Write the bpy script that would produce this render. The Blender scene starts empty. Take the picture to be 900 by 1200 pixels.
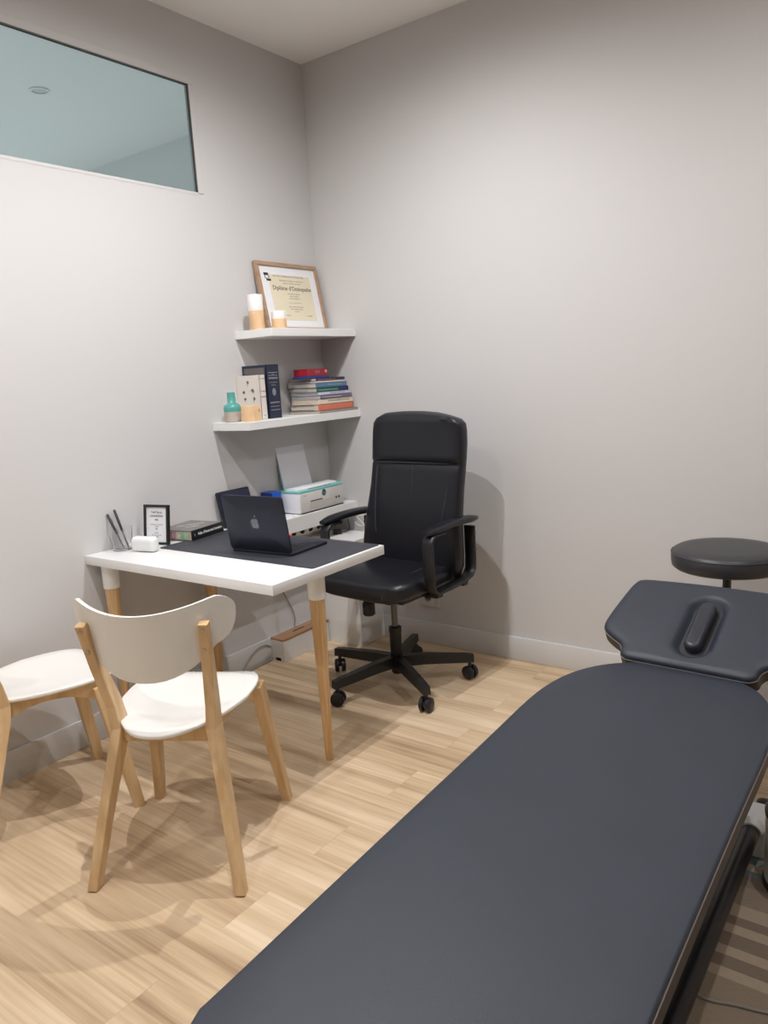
import bpy, bmesh, math, random
from mathutils import Vector, Matrix
random.seed(7)
C = bpy.context.scene
COL = C.collection
R = math.radians

# ------------------------------------------------------------------ camera
CY, CP, CR = 0.64117, -0.17936, -0.06083
fw = Vector((-math.sin(CY) * math.cos(CP), math.cos(CY) * math.cos(CP), math.sin(CP)))
rt = fw.cross(Vector((0, 0, 1))).normalized(); up = rt.cross(fw)
rt2 = math.cos(CR) * rt + math.sin(CR) * up
up2 = -math.sin(CR) * rt + math.cos(CR) * up
cd = bpy.data.cameras.new('camera'); cam = bpy.data.objects.new('camera', cd); COL.objects.link(cam)
cd.sensor_fit = 'VERTICAL'; cd.sensor_height = 36; cd.lens = 894.33 / 1200 * 36
cd.clip_start = 0.02
cam.matrix_world = Matrix(((rt2.x, up2.x, -fw.x, 2.6188), (rt2.y, up2.y, -fw.y, -3.0571), (rt2.z, up2.z, -fw.z, 1.3486), (0, 0, 0, 1)))
C.camera = cam
# ------------------------------------------------------------------ world, exposure, downlight layout
w = bpy.data.worlds.new('world'); C.world = w; w.use_nodes = True
w.node_tree.nodes['Background'].inputs[0].default_value = (0.9, 0.95, 1, 1)
w.node_tree.nodes['Background'].inputs[1].default_value = 0.3
C.view_settings.view_transform = 'Standard'; C.view_settings.look = 'None'
C.view_settings.gamma = 1; C.view_settings.use_curve_mapping = False
C.view_settings.exposure = 0.13
LAMP_W = 70.0; LAMP_COL = (1.0, 0.988, 1.0)
LAMPS = [(1.05, -1.08, 1.05), (1.17, -1.98, 1.05), (1.36, -3.18, .62), (0.32, -3.08, 0.33), (2.65, -1.05, .50), (3.1, -2.5, .26), (2.6, -4.2, 0.2)]  # lamps over the treatment table's head and right are added fill
H = 2.8375


# ------------------------------------------------------------------ materials
def mat(name, col, rough=0.5, metal=0.0, spec=None, noise=0.0, nscale=20, bump=0.0, bscale=200, trans=0.0, coat=0.0, ior=None, emit=None, estr=0):
    m = bpy.data.materials.new(name); m.use_nodes = True
    n = m.node_tree.nodes; l = m.node_tree.links; b = n['Principled BSDF']
    b.inputs['Base Color'].default_value = (*col, 1); b.inputs['Roughness'].default_value = rough
    b.inputs['Metallic'].default_value = metal
    if spec is not None: b.inputs['Specular IOR Level'].default_value = spec
    if trans: b.inputs['Transmission Weight'].default_value = trans
    if coat: b.inputs['Coat Weight'].default_value = coat
    if ior: b.inputs['IOR'].default_value = ior
    if emit: b.inputs['Emission Color'].default_value = (*emit, 1); b.inputs['Emission Strength'].default_value = estr
    tc = n.new('ShaderNodeTexCoord')
    if noise:
        t = n.new('ShaderNodeTexNoise'); t.inputs['Scale'].default_value = nscale; t.inputs['Detail'].default_value = 4
        r = n.new('ShaderNodeValToRGB'); r.color_ramp.elements[0].position = .3; r.color_ramp.elements[1].position = .7
        r.color_ramp.elements[0].color = (*[c * (1 - noise) for c in col], 1); r.color_ramp.elements[1].color = (*[min(1, c * (1 + noise)) for c in col], 1)
        l.new(tc.outputs['Object'], t.inputs['Vector']); l.new(t.outputs['Fac'], r.inputs['Fac']); l.new(r.outputs['Color'], b.inputs['Base Color'])
    if bump:
        t = n.new('ShaderNodeTexNoise'); t.inputs['Scale'].default_value = bscale; t.inputs['Detail'].default_value = 3
        u = n.new('ShaderNodeBump'); u.inputs['Strength'].default_value = bump; u.inputs['Distance'].default_value = 0.002
        l.new(tc.outputs['Object'], t.inputs['Vector']); l.new(t.outputs['Fac'], u.inputs['Height']); l.new(u.outputs['Normal'], b.inputs['Normal'])
    return m


def wood(name, c0, c1, scale=(60, 60, 4), rough=0.45, detail=5):
    m = bpy.data.materials.new(name); m.use_nodes = True
    n = m.node_tree.nodes; l = m.node_tree.links; b = n['Principled BSDF']; b.inputs['Roughness'].default_value = rough
    tc = n.new('ShaderNodeTexCoord'); mp = n.new('ShaderNodeMapping'); mp.inputs['Scale'].default_value = scale
    t = n.new('ShaderNodeTexNoise'); t.inputs['Scale'].default_value = 1.0; t.inputs['Detail'].default_value = detail
    r = n.new('ShaderNodeValToRGB'); r.color_ramp.elements[0].position = .35; r.color_ramp.elements[1].position = .68
    r.color_ramp.elements[0].color = (*c0, 1); r.color_ramp.elements[1].color = (*c1, 1)
    l.new(tc.outputs['Object'], mp.inputs['Vector']); l.new(mp.outputs['Vector'], t.inputs['Vector'])
    l.new(t.outputs['Fac'], r.inputs['Fac']); l.new(r.outputs['Color'], b.inputs['Base Color'])
    return m


def s2l(r, g, b):
    f = lambda c: (c / 255 / 12.92) if c / 255 <= .04045 else ((c / 255 + .055) / 1.055) ** 2.4
    return (f(r), f(g), f(b))


M_wall = mat('wall_paint', (0.62, 0.61, 0.605), 0.85, bump=.05, bscale=150)
M_wall2 = mat('low_bounce_wall', (0.5, 0.48, 0.46), 0.9)  # darker tone for the unseen walls, chosen to cut bounced light
M_ceil = mat('ceiling_paint', (0.9, 0.88, 0.86), 0.9)
M_trim = mat('trim_paint', (0.66, 0.66, 0.655), 0.45)
M_white = mat('white_laminate', (0.84, 0.84, 0.83), 0.35)
M_lacq = mat('white_lacquer', (0.86, 0.85, 0.81), 0.25)
M_shelf = mat('shelf_foil', (0.82, 0.82, 0.81), 0.5)
M_black = mat('black_plastic', (0.012, 0.012, 0.014), 0.42)
M_leath = mat('black_leather', (0.0085, 0.0095, 0.014), 0.36, bump=.18, bscale=240)
M_seam = mat('seam_thread', (0.05, 0.05, 0.055), 0.6)
M_vinyl = mat('slate_vinyl', s2l(43, 49, 60), 0.5, noise=.06, nscale=6, bump=.12, bscale=320)
M_vinyl2 = mat('dark_vinyl_side', s2l(62, 57, 55), 0.55)
M_piping = mat('grey_piping', s2l(130, 124, 120), 0.5)
M_stoolv = mat('black_vinyl', s2l(52, 52, 56), 0.42, bump=.1, bscale=300)
M_steel = mat('brushed_steel', (0.42, 0.40, 0.38), 0.28, 1.0)
M_chrome = mat('chrome', (0.7, 0.7, 0.7), 0.15, 1.0)
M_dsteel = mat('dark_steel', (0.02, 0.02, 0.022), 0.35, 0.3)
M_wsteel = mat('white_coated_steel', (0.78, 0.77, 0.75), 0.4)
M_birch = wood('birch_wood', s2l(206, 170, 124), s2l(230, 200, 156), (30, 30, 3), .42)
M_bamb = wood('bamboo', s2l(204, 162, 112), s2l(232, 196, 148), (130, 130, 5), .4)
M_oak = wood('oak_frame_wood', s2l(160, 132, 106), s2l(182, 152, 124), (40, 10, 40), .5)
M_box = wood('beech_wood', s2l(226, 186, 140), s2l(238, 202, 160), (10, 40, 10), .5)
M_lid = wood('cherry_wood', s2l(146, 108, 78), s2l(176, 136, 102), (60, 6, 60), .45)
M_mat = mat('desk_pad_leatherette', s2l(58, 60, 68), 0.5, bump=.1, bscale=400)
M_lap = mat('midnight_aluminium', s2l(46, 50, 62), 0.38, 0.6)
M_key = mat('key_black', (0.015, 0.015, 0.018), 0.5)
M_logo = mat('polished_emblem', s2l(110, 114, 124), 0.25, 0.7)
M_scr = mat('dark_screen', (0.01, 0.01, 0.012), 0.1)
M_scrb = mat('tablet_screen', s2l(34, 36, 62), 0.15, emit=s2l(60, 64, 110), estr=.06)
M_paper = mat('paper', (0.82, 0.82, 0.84), 0.8)
M_pages = mat('book_pages', s2l(205, 196, 184), 0.9, noise=.05, nscale=120)
M_cream = mat('parchment', s2l(226, 216, 190), 0.8, noise=.02, nscale=12)
M_ink = mat('black_ink', (0.03, 0.03, 0.035), 0.7)
M_inkg = mat('grey_ink', (0.3, 0.28, 0.25), 0.8)
M_inkw = mat('white_print', (0.8, 0.8, 0.8), 0.7)
M_ceram = mat('white_ceramic', (0.84, 0.83, 0.81), 0.3)
M_teal = mat('teal_glaze', s2l(84, 158, 150), 0.2)
M_sand = mat('sand_glaze', s2l(180, 170, 158), 0.5)
M_prw = mat('printer_white', (0.82, 0.82, 0.84), 0.4)
M_prt = mat('printer_turquoise', s2l(132, 200, 200), 0.4)
M_blue = mat('blue_card', s2l(22, 84, 190), 0.45)
M_glass = mat('clear_glass', (0.97, 0.98, 0.98), 0.02, trans=1.0, ior=1.45)
M_bglass = mat('bluish_window_glass', (0.78, 0.94, 0.99), 0.0, trans=1.0, ior=1.02, spec=.2)
M_gask = mat('dark_gasket', s2l(96, 92, 86), 0.6)
M_cable = mat('grey_cable', s2l(150, 146, 140), 0.5)
M_wcable = mat('white_cable', (0.75, 0.74, 0.72), 0.5)
M_red = mat('red_lit_switch', (0.8, 0.02, 0.05), 0.3, emit=(1, .02, .06), estr=2.0)
M_disc = mat('lamp_diffuser', (1, 1, 1), 0.5, emit=(1, .93, .86), estr=14)
M_off = mat('unlit_lamp_glass', (0.55, 0.56, 0.56), 0.3)
M_hole = mat('dark_recess', (0.01, 0.01, 0.01), 0.8)


def floor_mat():
    m = bpy.data.materials.new('oak_vinyl_planks'); m.use_nodes = True
    n = m.node_tree.nodes; l = m.node_tree.links; b = n['Principled BSDF']; b.inputs['Roughness'].default_value = .42
    b.inputs['Specular IOR Level'].default_value = .35
    tc = n.new('ShaderNodeTexCoord')
    br = n.new('ShaderNodeTexBrick'); br.offset = .37; br.inputs['Scale'].default_value = 1
    br.inputs['Brick Width'].default_value = 1.22; br.inputs['Row Height'].default_value = .18
    br.inputs['Mortar Size'].default_value = .0008; br.inputs['Color1'].default_value = (0, 0, 0, 1); br.inputs['Color2'].default_value = (1, 1, 1, 1)
    br.inputs['Mortar'].default_value = (.4, .4, .4, 1); br.inputs['Bias'].default_value = 0
    l.new(tc.outputs['Object'], br.inputs['Vector'])
    # per-plank offset of the grain
    sc = n.new('ShaderNodeVectorMath'); sc.operation = 'SCALE'; sc.inputs['Scale'].default_value = 13.0
    l.new(br.outputs['Color'], sc.inputs[0])
    ad = n.new('ShaderNodeVectorMath'); ad.operation = 'ADD'; l.new(tc.outputs['Object'], ad.inputs[0]); l.new(sc.outputs[0], ad.inputs[1])
    def ns(scale, det, lo, hi, dist=0.0):
        mp = n.new('ShaderNodeMapping'); mp.inputs['Scale'].default_value = scale; l.new(ad.outputs[0], mp.inputs['Vector'])
        t = n.new('ShaderNodeTexNoise'); t.inputs['Scale'].default_value = 1; t.inputs['Detail'].default_value = det; t.inputs['Distortion'].default_value = dist
        l.new(mp.outputs[0], t.inputs['Vector'])
        r = n.new('ShaderNodeMapRange'); r.inputs['From Min'].default_value = lo; r.inputs['From Max'].default_value = hi; l.new(t.outputs['Fac'], r.inputs['Value'])
        return r.outputs['Result']
    a = ns((1.1, 15, 1), 3, .28, .72, .3); c = ns((2.6, 95, 1), 4, .22, .78); d = ns((.8, 3.0, 1), 2, .3, .7)
    def mix(f, x, y):
        k = n.new('ShaderNodeMath'); k.operation = 'MULTIPLY'; k.inputs[1].default_value = f; l.new(x, k.inputs[0])
        k2 = n.new('ShaderNodeMath'); k2.operation = 'MULTIPLY_ADD'; k2.inputs[1].default_value = 1 - f; l.new(y, k2.inputs[0]); l.new(k.outputs[0], k2.inputs[2]); return k2.outputs[0]
    v = mix(.42, a, mix(.5, c, d))
    sp = n.new('ShaderNodeSeparateColor'); l.new(br.outputs['Color'], sp.inputs[0])
    v = mix(.10, sp.outputs[0], v)
    r = n.new('ShaderNodeValToRGB'); e = r.color_ramp.elements
    e[0].position = .2; e[0].color = (*s2l(164, 136, 106), 1); e[1].position = .78; e[1].color = (*s2l(236, 214, 184), 1)
    k = r.color_ramp.elements.new(.5); k.color = (*s2l(212, 186, 152), 1)
    l.new(v, r.inputs['Fac'])
    mm = n.new('ShaderNodeMix'); mm.data_type = 'RGBA'; mm.inputs['B'].default_value = (*s2l(120, 96, 72), 1)
    kk = n.new('ShaderNodeMath'); kk.operation = 'MULTIPLY'; kk.inputs[1].default_value = .2; l.new(br.outputs['Fac'], kk.inputs[0]); l.new(kk.outputs[0], mm.inputs['Factor'])
    l.new(r.outputs['Color'], mm.inputs['A']); l.new(mm.outputs['Result'], b.inputs['Base Color'])
    return m


def rug_mat():
    m = bpy.data.materials.new('striped_woven_rug'); m.use_nodes = True
    n = m.node_tree.nodes; l = m.node_tree.links; b = n['Principled BSDF']; b.inputs['Roughness'].default_value = .95
    tc = n.new('ShaderNodeTexCoord'); sx = n.new('ShaderNodeSeparateXYZ'); l.new(tc.outputs['Object'], sx.inputs[0])
    mr = n.new('ShaderNodeMapRange'); mr.inputs['From Min'].default_value = -2.9; mr.inputs['From Max'].default_value = -.9; l.new(sx.outputs['Y'], mr.inputs['Value'])
    r = n.new('ShaderNodeValToRGB'); r.color_ramp.interpolation = 'CONSTANT'
    dk = s2l(146, 129, 113); lt = s2l(192, 174, 152); te = s2l(130, 146, 146); mid = s2l(162, 146, 126)
    st = [(-2.9, mid), (-2.6, lt), (-2.52, dk), (-2.3, lt), (-2.25, mid), (-1.985, lt), (-1.935, dk), (-1.695, mid), (-1.490, lt), (-1.455, dk), (-1.420, lt), (-1.385, dk), (-1.345, lt), (-1.310, dk), (-1.275, lt), (-1.235, mid), (-1.150, dk), (-1.110, te), (-1.080, lt), (-1.055, te), (-1.020, lt)]
    els = r.color_ramp.elements
    els[0].position = 0; els[0].color = (*st[0][1], 1)
    els[1].position = (st[1][0] + 2.9) / 2; els[1].color = (*st[1][1], 1)
    for y, c in st[2:]:
        k = els.new((y + 2.9) / 2); k.color = (*c, 1)
    l.new(mr.outputs[0], r.inputs['Fac'])
    t = n.new('ShaderNodeTexNoise'); mp = n.new('ShaderNodeMapping'); mp.inputs['Scale'].default_value = (60, 420, 1); l.new(tc.outputs['Object'], mp.inputs[0]); l.new(mp.outputs[0], t.inputs['Vector']); t.inputs['Scale'].default_value = 1
    mr2 = n.new('ShaderNodeMapRange'); mr2.inputs['To Min'].default_value = .75; mr2.inputs['To Max'].default_value = 1.2; l.new(t.outputs['Fac'], mr2.inputs['Value'])
    mx = n.new('ShaderNodeVectorMath'); mx.operation = 'SCALE'; l.new(r.outputs['Color'], mx.inputs[0]); l.new(mr2.outputs[0], mx.inputs['Scale']); l.new(mx.outputs[0], b.inputs['Base Color'])
    return m


# ------------------------------------------------------------------ mesh helpers
def box(bm, x0, x1, y0, y1, z0, z1, bev=0.0, seg=2):
    vs = [bm.verts.new((x, y, z)) for x in (x0, x1) for y in (y0, y1) for z in (z0, z1)]
    fs = [(0, 1, 3, 2), (4, 6, 7, 5), (0, 4, 5, 1), (2, 3, 7, 6), (0, 2, 6, 4), (1, 5, 7, 3)]
    F = [bm.faces.new([vs[i] for i in f]) for f in fs]
    if bev:
        ed = {e for f in F for e in f.edges}
        bmesh.ops.bevel(bm, geom=list(ed), offset=bev, segments=seg, affect='EDGES', profile=.5)
    return vs


def loft(bm, rings, cap=True):
    rs = [[bm.verts.new(p) for p in r] for r in rings]
    for a, b in zip(rs, rs[1:]):
        k = len(a)
        for i in range(k):
            bm.faces.new((a[i], a[(i + 1) % k], b[(i + 1) % k], b[i]))
    if cap:
        bm.faces.new(rs[0][::-1]); bm.faces.new(rs[-1])
    return rs


def lathe(bm, prof, cx=0, cy=0, n=32):
    rings = [[(cx + r * math.cos(2 * math.pi * i / n), cy + r * math.sin(2 * math.pi * i / n), z) for i in range(n)] for r, z in prof]
    loft(bm, rings)


def frames(pts, upv=(0, 0, 1)):
    pts = [Vector(p) for p in pts]; out = []
    for i, p in enumerate(pts):
        t = (pts[min(i + 1, len(pts) - 1)] - pts[max(i - 1, 0)]).normalized()
        u = Vector(upv)
        if abs(t.dot(u)) > .98: u = Vector((1, 0, 0))
        s = t.cross(u).normalized(); out.append((p, s, s.cross(t)))
    return out


def tube(bm, pts, r, n=10):
    pts = [Vector(p) for p in pts]
    prev = None; rings = []
    for i, p in enumerate(pts):
        t = (pts[min(i + 1, len(pts) - 1)] - pts[max(i - 1, 0)]).normalized()
        if prev is None:
            u = Vector((0, 0, 1)) if abs(t.z) < .9 else Vector((1, 0, 0)); s = t.cross(u).normalized()
        else:
            s = (prev - t * prev.dot(t)).normalized()
        prev = s; b = t.cross(s)
        rr = r[i] if isinstance(r, (list, tuple)) else r
        rings.append([p + rr * (math.cos(2 * math.pi * k / n) * s + math.sin(2 * math.pi * k / n) * b) for k in range(n)])
    loft(bm, rings)


def spline(pts, n=8):
    P = [Vector(p) for p in pts]; P = [P[0]] + P + [P[-1]]; out = []
    for i in range(1, len(P) - 2):
        for k in range(n):
            t = k / n; a, b, c, d = P[i - 1:i + 3]
            out.append(.5 * ((2 * b) + (-a + c) * t + (2 * a - 5 * b + 4 * c - d) * t * t + (-a + 3 * b - 3 * c + d) * t ** 3))
    out.append(P[-2]); return out


def strip(bm, pts, wvec, wid, th):
    """flat strap: path pts, constant width direction wvec"""
    pts = [Vector(p) for p in pts]; wv = Vector(wvec).normalized(); rings = []
    for i, p in enumerate(pts):
        t = (pts[min(i + 1, len(pts) - 1)] - pts[max(i - 1, 0)]).normalized()
        nn = t.cross(wv).normalized(); a = wid / 2; b = th / 2; c = min(b, a) * .5
        rings.append([p + x * wv + y * nn for x, y in ((-a + c, -b), (a - c, -b), (a, -b + c), (a, b - c), (a - c, b), (-a + c, b), (-a, b - c), (-a, -b + c))])
    loft(bm, rings)


def inset(poly, d):
    n = len(poly); out = []
    for i in range(n):
        a = Vector(poly[i - 1]); p = Vector(poly[i]); b = Vector(poly[(i + 1) % n])
        t = (b - a)
        if t.length < 1e-9: out.append(tuple(p)); continue
        t.normalize(); out.append((p.x - t.y * d, p.y + t.x * d))
    return out


def pad(bm, poly, z0, z1, r=0.01, crown=0.0, rb=None, seg=4, top=4, zf=None):
    """cushion / slab from a counter-clockwise outline; zf(x,y) adds height"""
    rb = r if rb is None else rb; rings = []
    zf = zf or (lambda x, y: 0)
    for k in range(seg + 1):
        a = math.pi / 2 * k / seg
        rings.append([(x, y, z0 + rb * (1 - math.sin(a)) + zf(x, y)) for x, y in inset(poly, rb * (1 - math.cos(a + 0)) if False else rb * (1 - math.sin(math.pi / 2 * k / seg)))] if rb == 0 else
                     [(x, y, z0 + rb * (1 - math.cos(a)) + zf(x, y)) for x, y in inset(poly, rb * (1 - math.sin(a)))])
    for k in range(seg + 1):
        a = math.pi / 2 * k / seg
        rings.append([(x, y, z1 - r * (1 - math.sin(a)) + zf(x, y)) for x, y in inset(poly, r * (1 - math.cos(a)))])
    base = inset(poly, r); cx = sum(p[0] for p in base) / len(base); cy = sum(p[1] for p in base) / len(base)
    for k in range(1, top + 1):
        s = 1 - k / (top + .6)
        rings.append([(cx + (x - cx) * s, cy + (y - cy) * s, z1 + crown * (1 - s * s) + zf(cx + (x - cx) * s, cy + (y - cy) * s)) for x, y in base])
    loft(bm, rings)


def rrect(x0, x1, y0, y1, r, n=6):
    out = []
    for cx, cy, a0 in ((x1 - r, y0 + r, -90), (x1 - r, y1 - r, 0), (x0 + r, y1 - r, 90), (x0 + r, y0 + r, 180)):
        for k in range(n + 1):
            a = R(a0 + 90 * k / n); out.append((cx + r * math.cos(a), cy + r * math.sin(a)))
    return out


def obj(name, bm, m, parent=None, smooth=False, label=None, loc=None, rot=None, angle=40):
    bmesh.ops.remove_doubles(bm, verts=bm.verts, dist=1e-6)
    bmesh.ops.recalc_face_normals(bm, faces=bm.faces)
    me = bpy.data.meshes.new(name); bm.to_mesh(me); bm.free()
    o = bpy.data.objects.new(name, me); COL.objects.link(o); me.materials.append(m)
    if smooth:
        for p in me.polygons: p.use_smooth = True
        try: me.set_sharp_from_angle(angle=R(angle))
        except Exception: pass
    if parent: o.parent = parent
    if loc: o.location = loc
    if rot: o.rotation_euler = rot
    if label: o['label'] = label
    return o


def B(): return bmesh.new()


def bx(name, m, parent, *a, bev=0.0, label=None, **k):
    bm = B(); box(bm, *a, bev=bev); return obj(name, bm, m, parent, smooth=bev > 0, label=label, **k)


def thing(name, label, cat, loc=(0, 0, 0), rotz=0, group=None, rot=None):
    o = bpy.data.objects.new(name, None); COL.objects.link(o); o.empty_display_size = .05
    o.location = loc; o.rotation_euler = rot or (0, 0, rotz); o['label'] = label; o['category'] = cat
    if group: o['group'] = group
    return o


def tag(o, label, cat, group=None):
    o['label'] = label; o['category'] = cat
    if group: o['group'] = group
    return o


def struct(name, bm, m, parent=None, smooth=False):
    o = obj(name, bm, m, parent, smooth)
    if parent is None: o['kind'] = 'structure'
    return o


def text(name, s, size, m, parent, loc, rot, align='CENTER', ext=0.0002, sx=1.0, bold=0.0, spacing=1.0):
    cu = bpy.data.curves.new(name, 'FONT'); cu.body = s; cu.size = size; cu.align_x = align; cu.align_y = 'CENTER'; cu.extrude = ext; cu.offset = bold; cu.space_line = spacing; cu.resolution_u = 3
    t = bpy.data.objects.new(name + '_tmp', cu); COL.objects.link(t)
    bpy.context.view_layer.update()
    dg = bpy.context.evaluated_depsgraph_get(); me = bpy.data.meshes.new_from_object(t.evaluated_get(dg))
    bpy.data.objects.remove(t)
    for v in me.vertices: v.co.x *= sx
    me.name = name; me.materials.clear(); me.materials.append(m)
    o = bpy.data.objects.new(name, me); COL.objects.link(o); o.parent = parent
    o.location = loc; o.rotation_euler = rot
    return o


# ------------------------------------------------------------------ room shell
XR, YF = 4.8, -5.6
bm = B(); box(bm, 0, XR, YF, 0, -.05, 0); struct('floor', bm, floor_mat())
bm = B(); box(bm, -.1, XR + .1, YF - .1, .4, H, H + .1); struct('ceiling', bm, M_ceil)
WT = -.024
WY, WZ0, WZ1, WYL = -.7262, 2.149, 2.5744, -2.6
bm = B()
box(bm, WT, 0, YF, WYL, 0, H); box(bm, WT, 0, WY, 0, 0, H); box(bm, WT, 0, WYL, WY, 0, WZ0); box(bm, WT, 0, WYL, WY, WZ1, H)
struct('wall_left', bm, M_wall)
bm = B(); box(bm, 0, XR + .1, 0, .1, 0, H); struct('wall_right', bm, M_wall)
bm = B(); box(bm, XR, XR + .1, YF, 0, 0, H); struct('wall_far_right', bm, M_wall2)
bm = B(); box(bm, -.1, XR + .1, YF - .1, YF, 0, H); struct('wall_behind', bm, M_wall2)
HB = .112
def baseboard(name, a):
    bm = B(); box(bm, *a, 0, HB, bev=.003); struct(name, bm, M_trim, smooth=True)
baseboard('baseboard_left', (0, .013, YF, -.0)); baseboard('baseboard_right', (.013, XR, -.013, 0))
# high window between the rooms
bm = B()
box(bm, -.012, .004, WYL, WY + .03, WZ1, WZ1 + .03, bev=.002); box(bm, -.012, .004, WY, WY + .03, WZ0 - .004, WZ1, bev=.002)
box(bm, -.022, .001, WYL, WY, WZ0 - .012, WZ0 - .001)
wf = struct('window_1', bm, M_wall)
bm = B(); box(bm, -.014, .0015, WYL, WY, WZ1 - .003, WZ1); box(bm, -.010, .0015, WY - .003, WY, WZ0, WZ1 - .006); obj('window_gasket', bm, M_gask, wf)
bm = B(); box(bm, -.012, -.006, WYL, WY - .003, WZ0, WZ1 - .003); obj('glass_pane', bm, M_bglass, wf)
# the neighbouring room seen through it
bm = B(); box(bm, -3.6, -.0245, .3, .4, 0, H); struct('wall_neighbour_back', bm, mat('neighbour_wall', (.84, .84, .84), .8))
bm = B(); box(bm, -3.7, -3.6, YF, .4, 0, H); struct('wall_neighbour_left', bm, M_wall)
bm = B(); box(bm, -3.6, -.0245, YF - .1, YF, 0, H); struct('wall_neighbour_behind', bm, M_wall)
bm = B(); box(bm, -3.6, -.0245, YF, .3, H, H + .1); struct('ceiling_neighbour', bm, M_ceil)
bm = B(); box(bm, -3.6, -.0245, YF, .3, -.05, 0); struct('floor_neighbour', bm, mat('neighbour_floor', (.5, .47, .42), .5))


def downlight(x, y, power, label, lit=True, size=.045, cat='ceiling light', cone=176, color=LAMP_COL, blend=.90):
    t = thing('recessed_downlight', label, cat, (x, y, H), group=None)
    bm = B(); lathe(bm, [(.036, -.0005), (.037, -.006), (.048, -.006), (.050, -.0005)], n=28); obj('trim_ring', bm, M_wsteel, t, smooth=True)
    bm = B(); lathe(bm, [(.036, -.0006), (.034, -.003), (.001, -.003)], n=28); obj('diffuser', bm, M_disc if lit else M_off, t, smooth=True)
    if power:
        ld = bpy.data.lights.new('downlight_beam', 'SPOT'); ld.energy = power; ld.color = color; ld.spot_size = R(cone); ld.spot_blend = blend; ld.shadow_soft_size = .012
        lo = bpy.data.objects.new('downlight_beam', ld); COL.objects.link(lo); lo.parent = t; lo.location = (0, 0, -.03)
    return t


wh = ['over the desk, nearest the shelf corner', 'over the open floor beside the desk', 'over the foot of the treatment table, left side', 'near the left wall behind the white chairs', 'over the head of the treatment table, added to light the right wall', 'over the right of the treatment table, added to light that side', 'behind the camera over the entrance end']
for (x, y, p), s in zip(LAMPS, wh):
    downlight(x, y, LAMP_W * p, 'small round recessed white ceiling downlight ' + s)
downlight(-1.126, -.692, 0, 'small unlit round downlight seen through the high window in the next room', lit=False)
downlight(-1.5, -2.4, 190, 'added unseen round downlight lighting the next room behind the high window', color=(.92, .97, 1), cone=165)  # out-of-view lamp added to brighten the room behind the window
downlight(-2.6, -1.2, 150, 'second added unseen round downlight lighting the next room near its far wall', color=(.92, .97, 1), cone=165)  # another added lamp for that room, also out of view

# ------------------------------------------------------------------ desk
TX, TY0, TY1, TZ = .991, -1.466, -.889, .735
desk = thing('desk', 'white rectangular desk on round bamboo legs with its short end against the left wall', 'desk', (0, 0, 0))
bx('tabletop', M_white, desk, .001, TX, TY0, TY1, TZ - .034, TZ, bev=.0012)
for lx, ly in ((.058, -1.405), (.085, -.945), (.90, -1.17)):
    bm = B(); lathe(bm, [(.029, TZ - .035), (.029, TZ - .13), (.0285, TZ - .135)], lx, ly, 24); lg = obj('leg', bm, M_bamb, desk)
    lg.data.materials.clear(); lg.data.materials.append(M_bamb)
    bm2 = B(); lathe(bm2, [(.0125, 0), (.0135, .002), (.0275, TZ - .14), (.0285, TZ - .036)], lx, ly, 24)
    old = lg.data; bm2.to_mesh(old); bm2.free()
    for p in old.polygons: p.use_smooth = True
    bm = B(); lathe(bm, [(.0292, TZ - .135), (.0312, TZ - .133), (.0322, TZ - .0345)], lx, ly, 24); obj('leg_socket', bm, M_lacq, lg, smooth=True, label='white metal socket at the top of the leg')
# desk pad
bm = B(); pad(bm, rrect(.183, .977, -1.264, -.895, .012), TZ + .0002, TZ + .003, .001, seg=2, top=1)
tag(obj('desk_pad', bm, M_mat, smooth=True), 'large black leatherette desk pad under the laptop', 'desk pad')

# laptop
lp = thing('laptop', 'open dark midnight laptop standing on the black desk pad', 'laptop', (.655, -1.178, TZ + .0034), R(4))
bm = B(); pad(bm, rrect(-.143, .143, 0, .213, .011), 0, .010, .0022, seg=2, top=1); base = obj('laptop_base', bm, M_lap, lp, smooth=True)
for r in range(5):
    for c in range(13):
        bx('key', M_key, base, -.126 + c * .0194, -.126 + c * .0194 + .0162, .030 + r * .0195, .030 + r * .0195 + .0163, .0098, .0108)
bx('trackpad', mat('trackpad', s2l(40, 43, 52), .3, .4), base, -.062, .062, .135, .205, .0099, .0103)
tl = R(9)
bm = B(); pad(bm, rrect(-.143, .143, 0, .208, .011), -.0035, .0035, .0016, seg=2, top=1)
lid = obj('laptop_lid', bm, M_lap, lp, smooth=True, loc=(0, .002, .010), rot=(R(90) + tl, 0, 0))
bx('display', M_scr, lid, -.137, .137, .008, .201, -.0042, -.0034)
# emblem: bitten fruit outline with leaf
def fruit():
    pts = []
    for k in range(48):
        a = 2 * math.pi * k / 48; x = math.cos(a); y = math.sin(a)
        rr = 1 - .13 * max(0, y) ** 6 * 1.2 - .12 * max(0, -y) ** 8
        px, py = x * rr * .0135 * (1 - .12 * max(0, -y)), y * rr * .0142
        d = math.hypot(px - .0178, py - .0015)
        if d < .0088: px, py = .0178 + (px - .0178) / d * .0088, .0015 + (py - .0015) / d * .0088
        pts.append((px, py))
    return pts
bm = B(); loft(bm, [[(x, y, 0) for x, y in fruit()], [(x, y, .0006) for x, y in fruit()]])
lf = [(.001 + .0052 * t * .6 + s * .0022 * math.sin(math.pi * t), .0155 + .0085 * t - s * .0014 * math.sin(math.pi * t)) for s, ts in ((1, (0, .25, .5, .75, 1)), (-1, (.75, .5, .25))) for t in ts]
loft(bm, [[(x, y, 0) for x, y in lf], [(x, y, .0006) for x, y in lf]])
bmesh.ops.scale(bm, vec=(1.45, 1.45, 1), verts=bm.verts); obj('emblem', bm, M_logo, lid, loc=(0, .105, .0034))

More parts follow.
